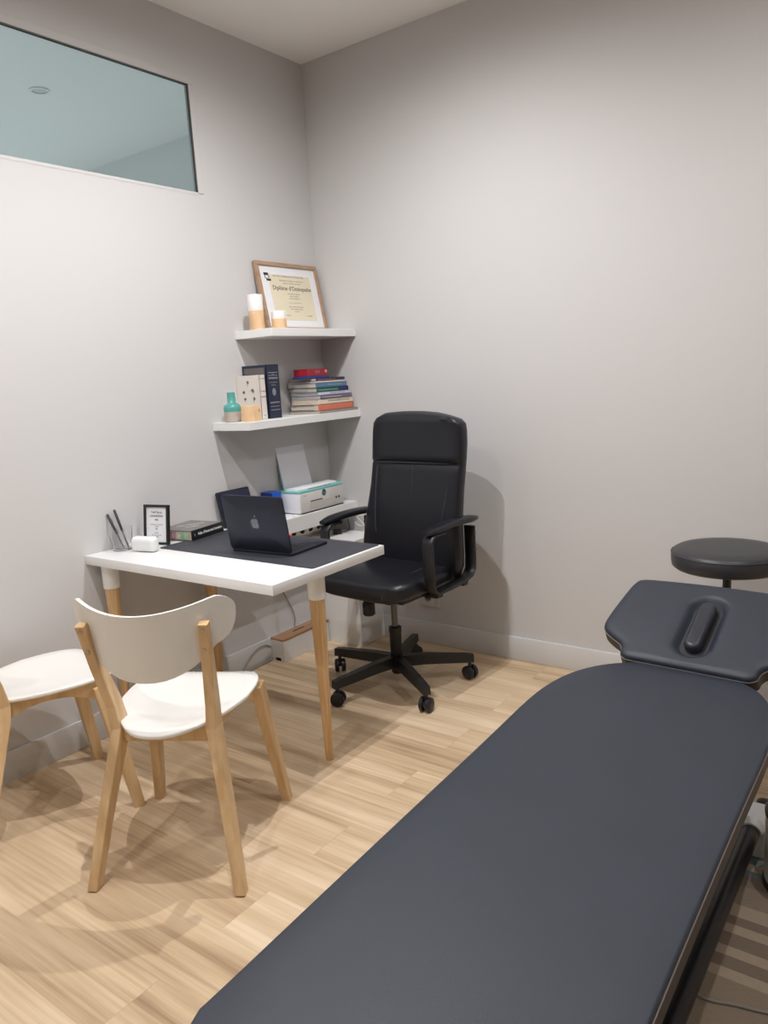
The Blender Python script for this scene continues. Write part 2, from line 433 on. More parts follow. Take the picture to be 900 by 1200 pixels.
# glass tumbler and pens
gx, gy = .060, -1.338
bm = B(); lathe(bm, [(.032, .0), (.034, .001), (.044, .088), (.0424, .088), (.0322, .008), (.001, .007)], n=28)
tag(obj('pen_glass', bm, M_glass, smooth=True, loc=(gx, gy, TZ + .0004)), 'clear glass tumbler holding two pens at the wall end of the desk', 'glass')
for n, (a, b, c) in enumerate((((.024, -.010, .010), (-.056, -.014, .142), 'black pen in the glass tumbler, the shorter and lower of the two'), ((.026, .008, .010), (-.046, .012, .156), 'black pen in the glass tumbler, the taller and more upright of the two'))):
    A = Vector(a); Bv = Vector(b) * .98; t = thing('pen', c, 'pen', (gx, gy, TZ))
    pass
    bm = B(); tube(bm, [A + (Bv - A) * s for s in (.42, .45, .97, 1)], [.0044, .0050, .0050, .004]); obj('pen_cap', bm, M_black, t, smooth=True)
    bm = B(); tube(bm, [A + (Bv - A) * s for s in (0, .06, .42)], [.0008, .0030, .0036]); obj('pen_barrel', bm, mat('pen_clear_barrel', s2l(95, 95, 100), .3), t, smooth=True)
# card holder / soft white pack
cx_, cy_ = .176, -1.318
ch = thing('card_holder', 'small rounded white card holder on the desk before the black price frame', 'card holder', (cx_, cy_, TZ), R(12))
bm = B(); pad(bm, rrect(-.056, .056, -.022, .022, .016), .0005, .058, .016, seg=3, top=2, zf=lambda x, y: .0); obj('holder_body', bm, mat('pearl_white_plastic', (.8, .82, .81), .25), ch, smooth=True)
bm = B(); box(bm, -.034, .034, -.0186, -.0178, .030, .036); obj('raised_label', bm, mat('pale_label', (.7, .72, .72), .4), ch)
# price frame
pf = thing('photo_frame', 'black desk frame with a printed white price card, leaning near the left wall', 'picture frame', (.116, -1.226, TZ + .001), rot=(R(-8), 0, R(12)))
FW, FH = .122, .158
bm = B(); fwd = .010
box(bm, -FW / 2, FW / 2, 0, .014, 0, fwd, bev=.001); box(bm, -FW / 2, FW / 2, 0, .014, FH - fwd, FH, bev=.001)
box(bm, -FW / 2, -FW / 2 + fwd, 0, .014, fwd, FH - fwd, bev=.001); box(bm, FW / 2 - fwd, FW / 2, 0, .014, fwd, FH - fwd, bev=.001)
obj('frame_border', bm, M_black, pf)
pc = bx('price_card', M_paper, pf, -FW / 2 + fwd, FW / 2 - fwd, .006, .010, fwd, FH - fwd)
bx('easel_strut', M_black, pf, -.02, .02, .014, .018, .01, .15)
RV = (R(90), 0, 0)
for s, sz, z in (('Tarif de la', 0.0134, 0.1280), ('consultation', 0.0134, 0.1142), ('70€', 0.0105, 0.0972), ('Par virement, carte bancaire', 0.0055, 0.0794), ('ou chèque', 0.0055, 0.0721), ('60€', 0.0081, 0.0624), ('espèces', 0.0061, 0.0470), ('Merci de votre visite', 0.0057, 0.0373), ('à bientôt', 0.0057, 0.0308)):
    text('lettering', s, sz, M_ink if sz > .009 else M_inkg, pc, (0, .0055, z), RV)

# atlas books on the desk
bk = thing('book', 'thick anatomy atlas with grey cover and black lettered spine on the desk', 'book', (.052, -1.160, TZ + .0035), R(10))
AW, AD, AT = .172, .198, .040
bx('page_block', mat('illustrated_page_edges', s2l(196, 184, 166), .8, noise=.12, nscale=30), bk, .004, AW - .004, .002, AD - .003, .003, AT - .003)
bm = B(); box(bm, 0, AW, 0, AD, AT - .003, AT, bev=.0006); box(bm, 0, AW, 0, AD, .0, .003, bev=.0006)
cv = obj('cover', bm, mat('grey_cover', s2l(120, 116, 112), .4), bk)
bx('spine', M_black, bk, AW - .003, AW + .002, 0, AD, 0, AT + .0005, bev=.0006, label='black spine')
sp = [o for o in bk.children if o.name.startswith('spine')][0]
text('lettering', "Atlas d'Anatomie humaine", .0155, M_inkw, sp, (AW + .0022, AD * .56, AT * .55), (R(90), 0, R(90)), sx=.92, bold=.0003)
text('lettering', "1", .013, M_inkw, sp, (AW + .0022, .016, AT * .5), (R(90), 0, R(90)))
text('lettering', "Atlas d'Anatomie", .019, M_inkw, cv, (.07, .115, AT + .0002), (0, 0, R(60)), sx=.9)
text('lettering', "humaine", .019, M_inkw, cv, (.105, .085, AT + .0002), (0, 0, R(60)), sx=.9)
for k, (x0, x1, c) in enumerate(((.036, .066, (214, 138, 104)), (.070, .088, (176, 144, 158)), (.102, .112, (200, 196, 178)), (.116, .142, (146, 186, 150)))):
    bx('colour_plate', mat('plate_ink_%d' % k, s2l(*c), .7, noise=.25, nscale=60), bk, x0, x1, -.0005, .0018, .005, AT - .004)
bm = B(); pad(bm, rrect(-.055, .055, -.026, .026, .002), .0005, .010, .001, seg=1, top=1)
t = thing('booklet', 'thin pinkish booklet lying behind the grey atlas against the wall', 'booklet', (.068, -.918, TZ), R(0))
obj('page_block', bm, M_pages, t)
bx('cover', mat('peach_cover', s2l(214, 190, 172), .5, noise=.08, nscale=25), t, -.056, .056, -.027, .027, .010, .0112)
bx('corner_print', mat('dark_print', s2l(90, 84, 80), .5), t, -.055, -.02, .002, .026, .0112, .0116)

# ------------------------------------------------------------------ shelves in the corner
def shelf(z, yl, d, th, name, label):
    bm = B(); box(bm, .0005, d, yl, -.0005, z - th, z, bev=.0015); return tag(obj(name, bm, M_shelf), label, 'shelf')
shelf(1.5734, -.5912, .2277, .0354, 'wall_shelf', 'upper white floating corner shelf carrying the framed diploma')
shelf(1.178, -.7732, .2277, .0354, 'wall_shelf', 'middle white floating corner shelf carrying books and a teal bottle')
LZ = .708
shelf(LZ, -.885, .17, .072, 'wall_ledge', 'thick low white ledge in the corner carrying the printer')
# pedestal box in the corner
bm = B(); box(bm, .0135, .306, -.208, -.0135, .0005, .55, bev=.0015)
tag(obj('corner_pedestal', bm, M_shelf), 'plain white box pedestal on the floor in the corner under the ledge', 'pedestal')

# diploma frame
dz = 1.5738; lean = math.atan2(.055, .315)
df = thing('diploma_frame', 'wood framed diploma leaning against the left wall on the upper shelf', 'picture frame', (.078, -.236, dz), rot=(0, -lean, 0))
DW, DH, DB = .425, .325, .0185
bm = B()
box(bm, -.020, 0, -DW / 2, DW / 2, 0, DB, bev=.001); box(bm, -.020, 0, -DW / 2, DW / 2, DH - DB, DH, bev=.001)
box(bm, -.020, 0, -DW / 2, -DW / 2 + DB, DB, DH - DB, bev=.001); box(bm, -.020, 0, DW / 2 - DB, DW / 2, DB, DH - DB, bev=.001)
obj('frame_border', bm, M_oak, df)
bx('mount_board', M_paper, df, -.014, -.008, -DW / 2 + DB, DW / 2 - DB, DB, DH - DB)
sh = bx('diploma_sheet', M_cream, df, -.008, -.0076, -.138, .150, .052, .268)
RX = (R(90), 0, R(90))
for s, sz, y, z, m_ in (('INSTITUT FRANÇAIS D’OSTÉOPATHIE', .0125, .000, .262, M_inkg), ('Établissement d’enseignement supérieur privé', .009, .015, .242, M_inkg), ('agréé par le ministère de la santé', .009, .015, .230, M_inkg),
                        ("Diplôme d'Ostéopathe", .0290, .012, .205, M_ink), ('Vu les textes en vigueur', .009, .015, .180, M_inkg), ('le jury a décerné', .009, .015, .169, M_inkg), ('le présent diplôme à', .009, .015, .158, M_inkg),
                        ('— — — — —', .014, .015, .137, M_ink), ('pour en jouir avec les droits', .009, .015, .118, M_inkg), ('et prérogatives attachés', .009, .015, .107, M_inkg), ('à ce titre', .009, .015, .096, M_inkg), ('Le directeur', .009, -.06, .076, M_inkg), ('Le titulaire', .009, .10, .076, M_inkg)):
    text('lettering', s, sz, m_, sh, (-.0074, y, z), RX)
bm = B()
box(bm, -.0074, -.0070, -.165, -.135, .262, .274); box(bm, -.0074, -.0070, -.153, -.123, .236, .246); tube(bm, [(-.0072, -.158, .262), (-.0072, -.160, .250), (-.0072, -.148, .246)], .0018, 6)
tube(bm, [(-.0072, -.135, .262), (-.0072, -.132, .254), (-.0072, -.140, .250)], .0016, 6)
obj('school_emblem', bm, M_ink, sh)

def cyl_vase(x, y, z, r, h, split, label):
    t = thing('wooden_jar', label, 'jar', (x, y, z))
    bm = B(); lathe(bm, [(r - .001, .0005), (r, .002), (r, split)], n=28); obj('wooden_base', bm, M_box, t, smooth=True)
    bm = B(); lathe(bm, [(r * .985, split), (r * .985, h - .002), (r * .95, h)], n=28); obj('white_top', bm, M_ceram, t, smooth=True)
cyl_vase(.135, -.595, 1.5738, .034, .150, .082, 'tall round jar, white above and wood below, left of the diploma') if False else cyl_vase(.105, -.551, 1.5738, .034, .152, .082, 'tall round jar, white above and wood below, left of the diploma')
cyl_vase(.165, -.470, 1.5738, .034, .078, .044, 'short round jar, white above and wood below, in front of the diploma')

# middle shelf: bottle, wooden box, books
SZ = 1.1784
bo = thing('bottle_vase', 'small two-tone ceramic bottle, teal glaze over sandy base, at the end of the middle shelf', 'vase', (.085, -.727, SZ))
bm = B(); lathe(bm, [(.034, .0003), (.037, .003), (.0375, .045)], n=28); obj('unglazed_base', bm, M_sand, bo, smooth=True)
bm = B(); lathe(bm, [(.0375, .045), (.0375, .062), (.034, .073), (.022, .080), (.0185, .084), (.0175, .128), (.015, .129), (.0145, .10)], n=28); obj('glazed_neck', bm, M_teal, bo, smooth=True, angle=60)
wb = thing('wooden_block_box', 'small pale wooden box standing in front of the botanical book', 'box', (.175, -.702, SZ))
bx('box_body', M_box, wb, -.022, .022, -.038, .038, .0003, .068, bev=.001)
bx('slot', M_hole, wb, .0215, .0224, .025, .028, .038, .052)


def upright_book(x0, x1, y0, y1, h, mc, label, mp=M_pages, name='book'):
    """cover faces -y, spine faces +x"""
    t = thing(name, label, 'book', (x0, y0, SZ))
    w_, t_ = x1 - x0, y1 - y0
    bm = B(); box(bm, 0, w_, 0, .0025, .0003, h, bev=.0006); box(bm, 0, w_, t_ - .0025, t_, .0003, h, bev=.0006); box(bm, w_ - .003, w_, 0, t_, .0003, h, bev=.0006)
    c = obj('cover', bm, mc, t)
    bx('page_block', mp, t, .004, w_ - .003, .0025, t_ - .0025, .003, h - .003)
    return t, c


t, c = upright_book(.002, .150, -.612, -.577, .197, mat('white_card_cover', s2l(222, 214, 206), .55), 'white botanical book with five small plant drawings on its cover')
def sprig(parent, x, z, kind, s=1.0):
    bm = B(); rnd = random.Random(kind + 3)
    tube(bm, [(x, -.0006, z - .012 * s), (x, -.0006, z)], .0007, 5)
    n = (3, 6, 5, 5, 4)[kind]
    for k in range(n):
        an = R((75, 90, 60, 110, 50)[kind] + (k - (n - 1) / 2) * (26, 44, 50, 34, 24)[kind]); l_ = (.017, .012, .013, .012, .015)[kind] * s * rnd.uniform(.8, 1.15)
        ux, uz = math.cos(an), math.sin(an); w_ = .0034 * s
        pts = [(x, z - .004 * s), (x + ux * l_ * .5 - uz * w_, z + uz * l_ * .5 + ux * w_), (x + ux * l_, z + uz * l_), (x + ux * l_ * .5 + uz * w_, z + uz * l_ * .5 - ux * w_)]
        loft(bm, [[(p, -.0002, q) for p, q in pts], [(p, -.0008, q) for p, q in pts]])
    return obj('plant_drawing', bm, mat('plant_ink_%d' % kind, s2l(128, 104, 100), .8), parent)
for k, (x, z, s) in enumerate(((.072, .160, .9), (.044, .122, .85), (.100, .127, .95), (.050, .090, .8), (.104, .090, .9))): sprig(c, x, z, k, s)
for z, s, m_ in ((.180, 'BOTANICA', M_inkg), (.125, 'Les plantes', mat('red_print', s2l(170, 70, 80), .7)), (.100, 'médicinales', bpy.data.materials['red_print']), (.018, 'Ed.', M_ink)):
    text('lettering', s, .0068, m_, c, (.1482 + .0002, .0175, z), RX)
t, c = upright_book(.005, .158, -.572, -.494, .240, mat('navy_leather', s2l(28, 34, 58), .4), 'big navy leather-bound book with silver bands on its spine')
M_silver = mat('silver_foil', s2l(150, 152, 156), .35, .5)
for z, h_ in ((.202, .004), (.176, .007), (.218 - .028 + .0, .003), (.068, .006), (.036, .004), (.052, .003)):
    bx('silver_band', M_silver, c, .1530, .1536, .010, .068, z, z + h_)
text('lettering', 'DICTIONNAIRE', .0075, M_silver, c, (.1534, .039, .160), RX); text('lettering', 'MÉDICAL', .008, M_silver, c, (.1534, .039, .148), RX)
bm = B(); lathe(bm, [(.016, 0), (.016, .0006)], n=20); o = obj('round_crest', bm, M_silver, c, loc=(.1530, .039, .118), rot=(0, R(90), 0)); o.scale = (1.1, .7, 1)
text('lettering', 'H', .014, M_silver, c, (.1534, .039, .195), RX)
bx('title_panel', mat('grey_panel', s2l(96, 92, 92), .4), c, .012, .140, -.0006, .0002, .200, .228)

# stack of lying books: (thickness, x1, y0, y1, cover colour, spine text, label, text colour, second band colour)
ST = [
 (.012, .215, -.292, .0, (150, 138, 126), '', 'bottommost grey-brown book of the lying stack, its end reaching the right wall', None, None),
 (.026, .200, -.285, -.022, (214, 122, 96), '', 'book with coral red lower spine, second from the bottom of the lying stack', None, None),
 (.024, .199, -.280, -.018, (226, 212, 192), 'HISTOIRE ILLUSTRÉE DE LA DANSE', 'thick cream book with dark title on its spine, above the coral one', (60, 56, 52), None),
 (.015, .203, -.270, -.030, (112, 106, 128), '', 'grey-violet book lying on the thick cream one', None, (170, 166, 178)),
 (.014, .199, -.278, -.034, (206, 204, 220), 'ANATOMIE ET PHYSIOLOGIE', 'pale lavender book in the middle of the lying stack', (130, 120, 150), None),
 (.019, .200, -.288, -.050, (34, 86, 84), '', 'dark green book with a navy end under the steel blue one', None, (90, 150, 120)),
 (.020, .198, -.290, -.058, (92, 122, 150), 'MANUEL D’OSTÉOPATHIE', 'steel blue book near the top of the lying stack', (150, 180, 190), None),
 (.008, .197, -.288, -.072, (222, 214, 212), '', 'thin white book under the dark maroon one', None, None),
 (.013, .197, -.284, -.070, (58, 44, 66), '', 'dark maroon and navy book third from the top of the stack', None, (120, 90, 110)),
]
z = SZ
for k, (th, x1, y0, y1, colr, s, lab, tc_, band) in enumerate(ST):
    th *= 1.11
    x0 = .012 + .004 * (k % 3); y1 = min(y1, -.0015)
    t = thing('book', lab, 'book', (0, 0, z), group=None)
    mc = mat('book_cover_%d' % k, s2l(*colr), .45)
    bm = B(); box(bm, x0, x1, y0, y1, .0001, .0018, bev=.0004); box(bm, x0, x1, y0, y1, th - .0018, th - .0002, bev=.0004); box(bm, x1 - .002, x1, y0, y1, .0001, th - .0002, bev=.0004)
    c = obj('cover', bm, mc if k != 1 else mc, t)
    bx('page_block', M_pages if k not in (3, 4) else M_paper, t, x0 + .003, x1 - .002, y0 + .003, y1 - .003, .0018, th - .0018)
    if s: text('lettering', s, .0105 if k == 2 else .009, mat('spine_ink_%d' % k, s2l(*tc_), .7), c, (x1 + .0001, (y0 + y1) / 2 + .02, th * .52), RX, sx=1.0)
    if band: bx('spine_band', mat('band_ink_%d' % k, s2l(*band), .6), c, x1 - .0005, x1 + .0003, y0 + .012, y0 + (y1 - y0) * .66, th * .28, th * .55)
    if k == 5: bx('spine_band', mat('navy_ink', s2l(36, 46, 100), .6), c, x1 - .0005, x1 + .0003, y1 - .075, y1 - .001, .001, th - .001)
    if k == 1: bx('dark_board_edge', M_black, c, x0, x1 - .03, y0 - .0015, y0 + .001, th - .003, th - .0004); bx('dark_board_edge', M_black, c, x0, x1 - .03, y0 - .0015, y0 + .001, .0004, .003)
    z += th
for k, (th, colr, lab, s) in enumerate(((.010, (44, 72, 150), 'thin blue book lying crosswise under the red one', ''), (.034, (160, 30, 44), 'thick red book topmost of the lying stack', 'IRM'))):
    t = thing('book', lab, 'book', (.118, -.228, z), R(8)); mc = mat('top_cover_%d' % k, s2l(*colr), .4)
    w_, d_ = (.076, .185) if k else (.082, .195)
    bm = B(); box(bm, -w_ / 2, w_ / 2, -d_ / 2, d_ / 2, .0001, .002, bev=.0004); box(bm, -w_ / 2, w_ / 2, -d_ / 2, d_ / 2, th - .002, th, bev=.0004); box(bm, w_ / 2 - .002, w_ / 2, -d_ / 2, d_ / 2, .0001, th, bev=.0004)
    box(bm, -w_ / 2, w_ / 2, -d_ / 2, -d_ / 2 + .002, .0001, th, bev=.0004)
    c = obj('cover', bm, mc, t); bx('page_block', M_pages, t, -w_ / 2 + .003, w_ / 2 - .002, -d_ / 2 + .002, d_ / 2 - .003, .002, th - .002)
    if s:
        text('lettering', s, .024, mat('pale_red_print', s2l(196, 120, 130), .6), c, (w_ / 2 + .0002, .0, th * .5), RX)
        bx('spine_mark', mat('peach_print', s2l(236, 190, 170), .6), c, w_ / 2 - .0005, w_ / 2 + .0004, .066, .082, th * .45, th * .8)
    z += th + .0002

# ------------------------------------------------------------------ printer and neighbours on the ledge
pr = thing('printer', 'compact white and turquoise inkjet printer with its paper tray raised, on the low ledge', 'printer', (.010, -.425, LZ))
PW, PD, PH = .335, .148, .118
bx('printer_body', M_prw, pr, 0, PD, 0, PW, .004, PH - .016, bev=.006)
bm = B(); pad(bm, rrect(-.001, PD + .001, -.001, PW + .001, .008), PH - .018, PH - .006, .003, seg=2, top=1); obj('turquoise_top_rim', bm, M_prt, pr, smooth=True)
bm = B()
rings = []
for k in range(9):
    y = .012 + (PW - .030) * k / 8; a = .010 * math.sin(math.pi * k / 8)
    rings.append([(.052, y, PH - .007), (.118 + a, y, PH - .007), (.118 + a, y, PH - .002), (.110 + a, y, PH + .002 + a * .4), (.058, y, PH + .004), (.052, y, PH)])
loft(bm, rings); obj('scanner_lid', bm, M_white, pr, smooth=True)
bx('scan_slot', mat('teal_shadow_slot', s2l(30, 70, 76), .6), pr, .128, .136, .085, .255, PH - .0063, PH - .0052)
pn = bx('front_panel', mat('printer_front', s2l(214, 210, 206), .4), pr, PD - .002, PD + .002, .006, PW - .006, .010, PH - .020, bev=.001)
bx('output_slot', M_hole, pn, PD + .0015, PD + .0024, .075, .165, .052, .057)
bx('output_flap', mat('flap_grey', s2l(200, 196, 190), .4), pn, PD + .0015, PD + .0035, .072, .262, .020, .051)
bx('base_gap', M_hole, pr, PD - .001, PD + .0015, .01, PW - .012, .002, .006)
for yy in (.268, .290):
    bm = B(); lathe(bm, [(.0055, 0), (.0055, .0015)], n=16); obj('button', bm, M_black, pn, loc=(PD + .002, yy, .045), rot=(0, R(90), 0))
bm = B(); lathe(bm, [(.0165, 0), (.0165, .0006), (.0135, .0006), (.0135, 0)], n=28); lg_ = obj('round_logo', bm, mat('logo_teal', s2l(100, 158, 160), .4), pn, loc=(PD + .002, .178, .083), rot=(0, R(90), 0))
text('lettering', 'hp', .024, bpy.data.materials['logo_teal'], pn, (PD + .0023, .178, .084), RX, ext=.0003, bold=.0006)
text('lettering', 'DeskJet', .0085, M_inkg, pn, (PD + .0022, .038, .088), RX)
# raised tray at the back with paper
bm = B(); box(bm, -.006, 0, .010, .215, 0, .115, bev=.002); tr = obj('tray_flap', bm, M_prt, pr, loc=(.030, .015, PH - .010), rot=(0, R(-12), 0))
bm = B(); box(bm, .0005, .004, .012, .213, .004, .258); obj('paper_stack', bm, mat('printer_paper', (.84, .84, .90), .7), tr)
bm = B(); box(bm, -.0052, -.001, .014,   .211, .10, .264, bev=.001); obj('tray_extension', bm, mat('tray_grey', s2l(186, 184, 190), .5), tr)

bb = thing('ink_box', 'small blue box standing on the ledge between tablet and printer', 'box', (.050, -.500, LZ))
bx('carton', M_blue, bb, -.040, .036, -.030, .030, 0.0003, .120, bev=.001)
bx('carton_dark_panel', mat('dark_blue_card', s2l(18, 50, 120), .5), bb, -.039, .035, -.0305, -.0298, .090, .119)  # darker blue over the upper part of the end face
tb = thing('tablet', 'black tablet standing upright against the left wall behind the laptop', 'tablet', (.058, -.712, LZ + .001), rot=(0, -math.atan2(.040, .165), R(0)))
bm = B(); pad(bm, rrect(-.100, .100, 0, .168, .009), -.008, 0, .0022, seg=2, top=1); o = obj('tablet_case', bm, M_black, tb, smooth=True, rot=(R(90), 0, R(90)))
bm = B(); box(bm, -.090, .090, .010, .158, -.0002, .0006); s_ = obj('tablet_screen', bm, M_scrb, tb, rot=(R(90), 0, R(90)))
bm = B(); box(bm, -.045, .02, .115, .121, .0006, .0009); box(bm, -.040, .01, .126, .130, .0006, .0009); obj('screen_line', bm, mat('screen_text', s2l(120, 130, 190), .5, emit=s2l(110, 120, 200), estr=.25), s_)
bm = B(); lathe(bm, [(.012, .0002), (.012, .006), (.009, .008)], n=20); tag(obj('white_cap', bm, M_ceram, smooth=True, loc=(.150, -.455, LZ)), 'tiny round white cap on the ledge by the printer corner', 'cap')

# power strip, plug and cables under the ledge
ps = thing('power_strip', 'white power strip with red lit switch on the wall under the ledge', 'power strip', (0, 0, 0))
pb = bx('strip_housing', M_wsteel, ps, .001, .042, -.46, -.11, .575, .622, bev=.004)
for k in range(4):
    y = -.36 + k * .062
    bm = B(); lathe(bm, [(.017, 0), (.017, .001), (.014, .001), (.014, -.0)], n=20); s_ = obj('socket_hole', bm, mat('socket_%d' % k, s2l(150, 146, 142), .6), pb, loc=(.042, y, .598), rot=(0, R(90), 0))
bx('switch', M_red, ps, .041, .046, -.405, -.383, .590, .612, bev=.001, label='red lit rocker switch')
pa = thing('power_adapter', 'black plug adapter lying on the white pedestal under the ledge', 'plug', (.12, -.12, .5502), R(35))
bx('adapter_block', M_black, pa, -.022, .022, -.014, .014, .0003, .024, bev=.003)
bm = B(); tube(bm, spline([(.02, 0, .012), (.05, .01, .012), (.065, .0, .03), (.058, -.005, .078)]), .0028, 8); obj('lead', bm, M_black, pa, smooth=True)
bm = B(); tube(bm, spline([(.2, -.012, .553), (.24, -.016, .565), (.17, -.012, .625), (.215, -.012, .632), (.25, -.014, .60), (.19, -.012, .578), (.15, -.012, .60), (.175, -.012, .632)]), .0022, 7)
tag(obj('cable', bm, M_wcable, smooth=True), 'loops of thin white cable hanging in the corner above the pedestal', 'cable')

# cable box on the floor
cb = thing('cable_box', 'long white cable tidy box with slotted wooden lid on the floor', 'cable box', (.0145, -.552, 0))
CW, CL, CH = .083, .335, .106
bm = B()
box(bm, 0, CW, .006, CL, .0005, CH, bev=.001)
t_ = .006
box(bm, 0, .020, 0, .006, .0005, CH); box(bm, .058, CW, 0, .006, .0005, CH); box(bm, .020, .058, 0, .006, .018, CH)
obj('box_body', bm, mat('cable_box_white', (.78, .77, .75), .5), cb)
bx('cable_opening', M_hole, cb, .020, .058, .0045, .0062, .0008, .018)
ld = bx('lid', M_lid, cb, -.001, CW + .002, -.002, CL + .002, CH, CH + .010, bev=.001)
bx('lid_slot', M_hole, ld, .036, .046, .115, .195, CH + .0095, CH + .0105)
bm = B(); tube(bm, spline([(.003, -.375, .11), (.006, -.372, .18), (.006, -.43, .30), (.006, -.475, .38), (.006, -.46, .45), (.006, -.40, .48), (.006, -.30, .44), (.006, -.26, .40)]), .003, 8)
tag(obj('cable', bm, M_cable, smooth=True, loc=(.004, 0, .0)), 'grey cable curling up the left wall from the wooden-lidded box', 'cable')
bm = B(); tube(bm, spline([(.020, -.558, .012), (.022, -.60, .006), (.024, -.68, .004), (.030, -.80, .004), (.026, -.98, .004), (.022, -1.2, .004)]), .0035, 8)
tag(obj('cable', bm, M_cable, smooth=True), 'grey cable lying on the floor along the left baseboard', 'cable')
bm = B(); tube(bm, spline([(.016, -.56, .07), (.016, -.60, .09), (.017, -.66, .085), (.017, -.72, .045), (.018, -.76, .006)]), .003, 8)
tag(obj('cable', bm, M_cable, smooth=True), 'short cable arching out of the cable box over the baseboard', 'cable')

# wall socket on the right wall
ws = thing('wall_socket', 'white wall socket low on the right wall behind the office chair', 'socket', (.583, 0, .238))
pl_ = bx('cover_plate', M_trim, ws, -.042, .042, -.009, 0, -.042, .042, bev=.003)
bm = B(); lathe(bm, [(.021, 0), (.021, .001), (.019, .001), (.018, -.0)], n=24); obj('socket_ring', bm, mat('socket_rim', s2l(190, 186, 182), .4), pl_, loc=(0, -.009, 0), rot=(R(90), 0, 0))
for sx_ in (-.009, .009):
    bm = B(); lathe(bm, [(.003, 0), (.003, .0014)], n=10); obj('pin_hole', bm, M_hole, pl_, loc=(sx_, -.009, -.002), rot=(R(90), 0, 0))
bm = B(); lathe(bm, [(.0024, 0), (.0024, .006)], n=10); obj('earth_pin', bm, M_chrome, pl_, loc=(0, -.009, .010), rot=(R(90), 0, 0))
bx('side_module', M_trim, ws, .043, .066, -.009, 0, -.042, .042, bev=.002)


# ------------------------------------------------------------------ white and birch chairs
def member(bm, secs, wv, dv=None):
    """tapered bar: secs = (point, width along wv, depth)"""
    rings = []; wv = Vector(wv).normalized()
    for i, (p, a, b) in enumerate(secs):
        p = Vector(p); q0 = Vector(secs[max(i - 1, 0)][0]); q1 = Vector(secs[min(i + 1, len(secs) - 1)][0])
        t = (q1 - q0).normalized(); n_ = Vector(dv) if dv else t.cross(wv).normalized()
        if i in (0, len(secs) - 1) and abs(t.z) > .6: pass
        c = .12
        rings.append([p + x * a / 2 * wv + y * b / 2 * n_ for x, y in ((-1 + c, -1), (1 - c, -1), (1, -1 + c), (1, 1 - c), (1 - c, 1), (-1 + c, 1), (-1, 1 - c), (-1, -1 + c))])
    loft(bm, rings)


SH = .447
def seat_outline(n=56):
    out = []
    for k in range(n):
        a = 2 * math.pi * k / n; c, s = math.cos(a), math.sin(a)
        y = .014 + .234 * math.copysign(abs(s) ** (.72 if s > 0 else .86), s)
        x = .190 * math.copysign(abs(c) ** (.62 if s > 0 else .80), c) * (1 + (.10 if y > .012 else .36) * (y - .012) / .238)
        out.append((x, y))
    return out


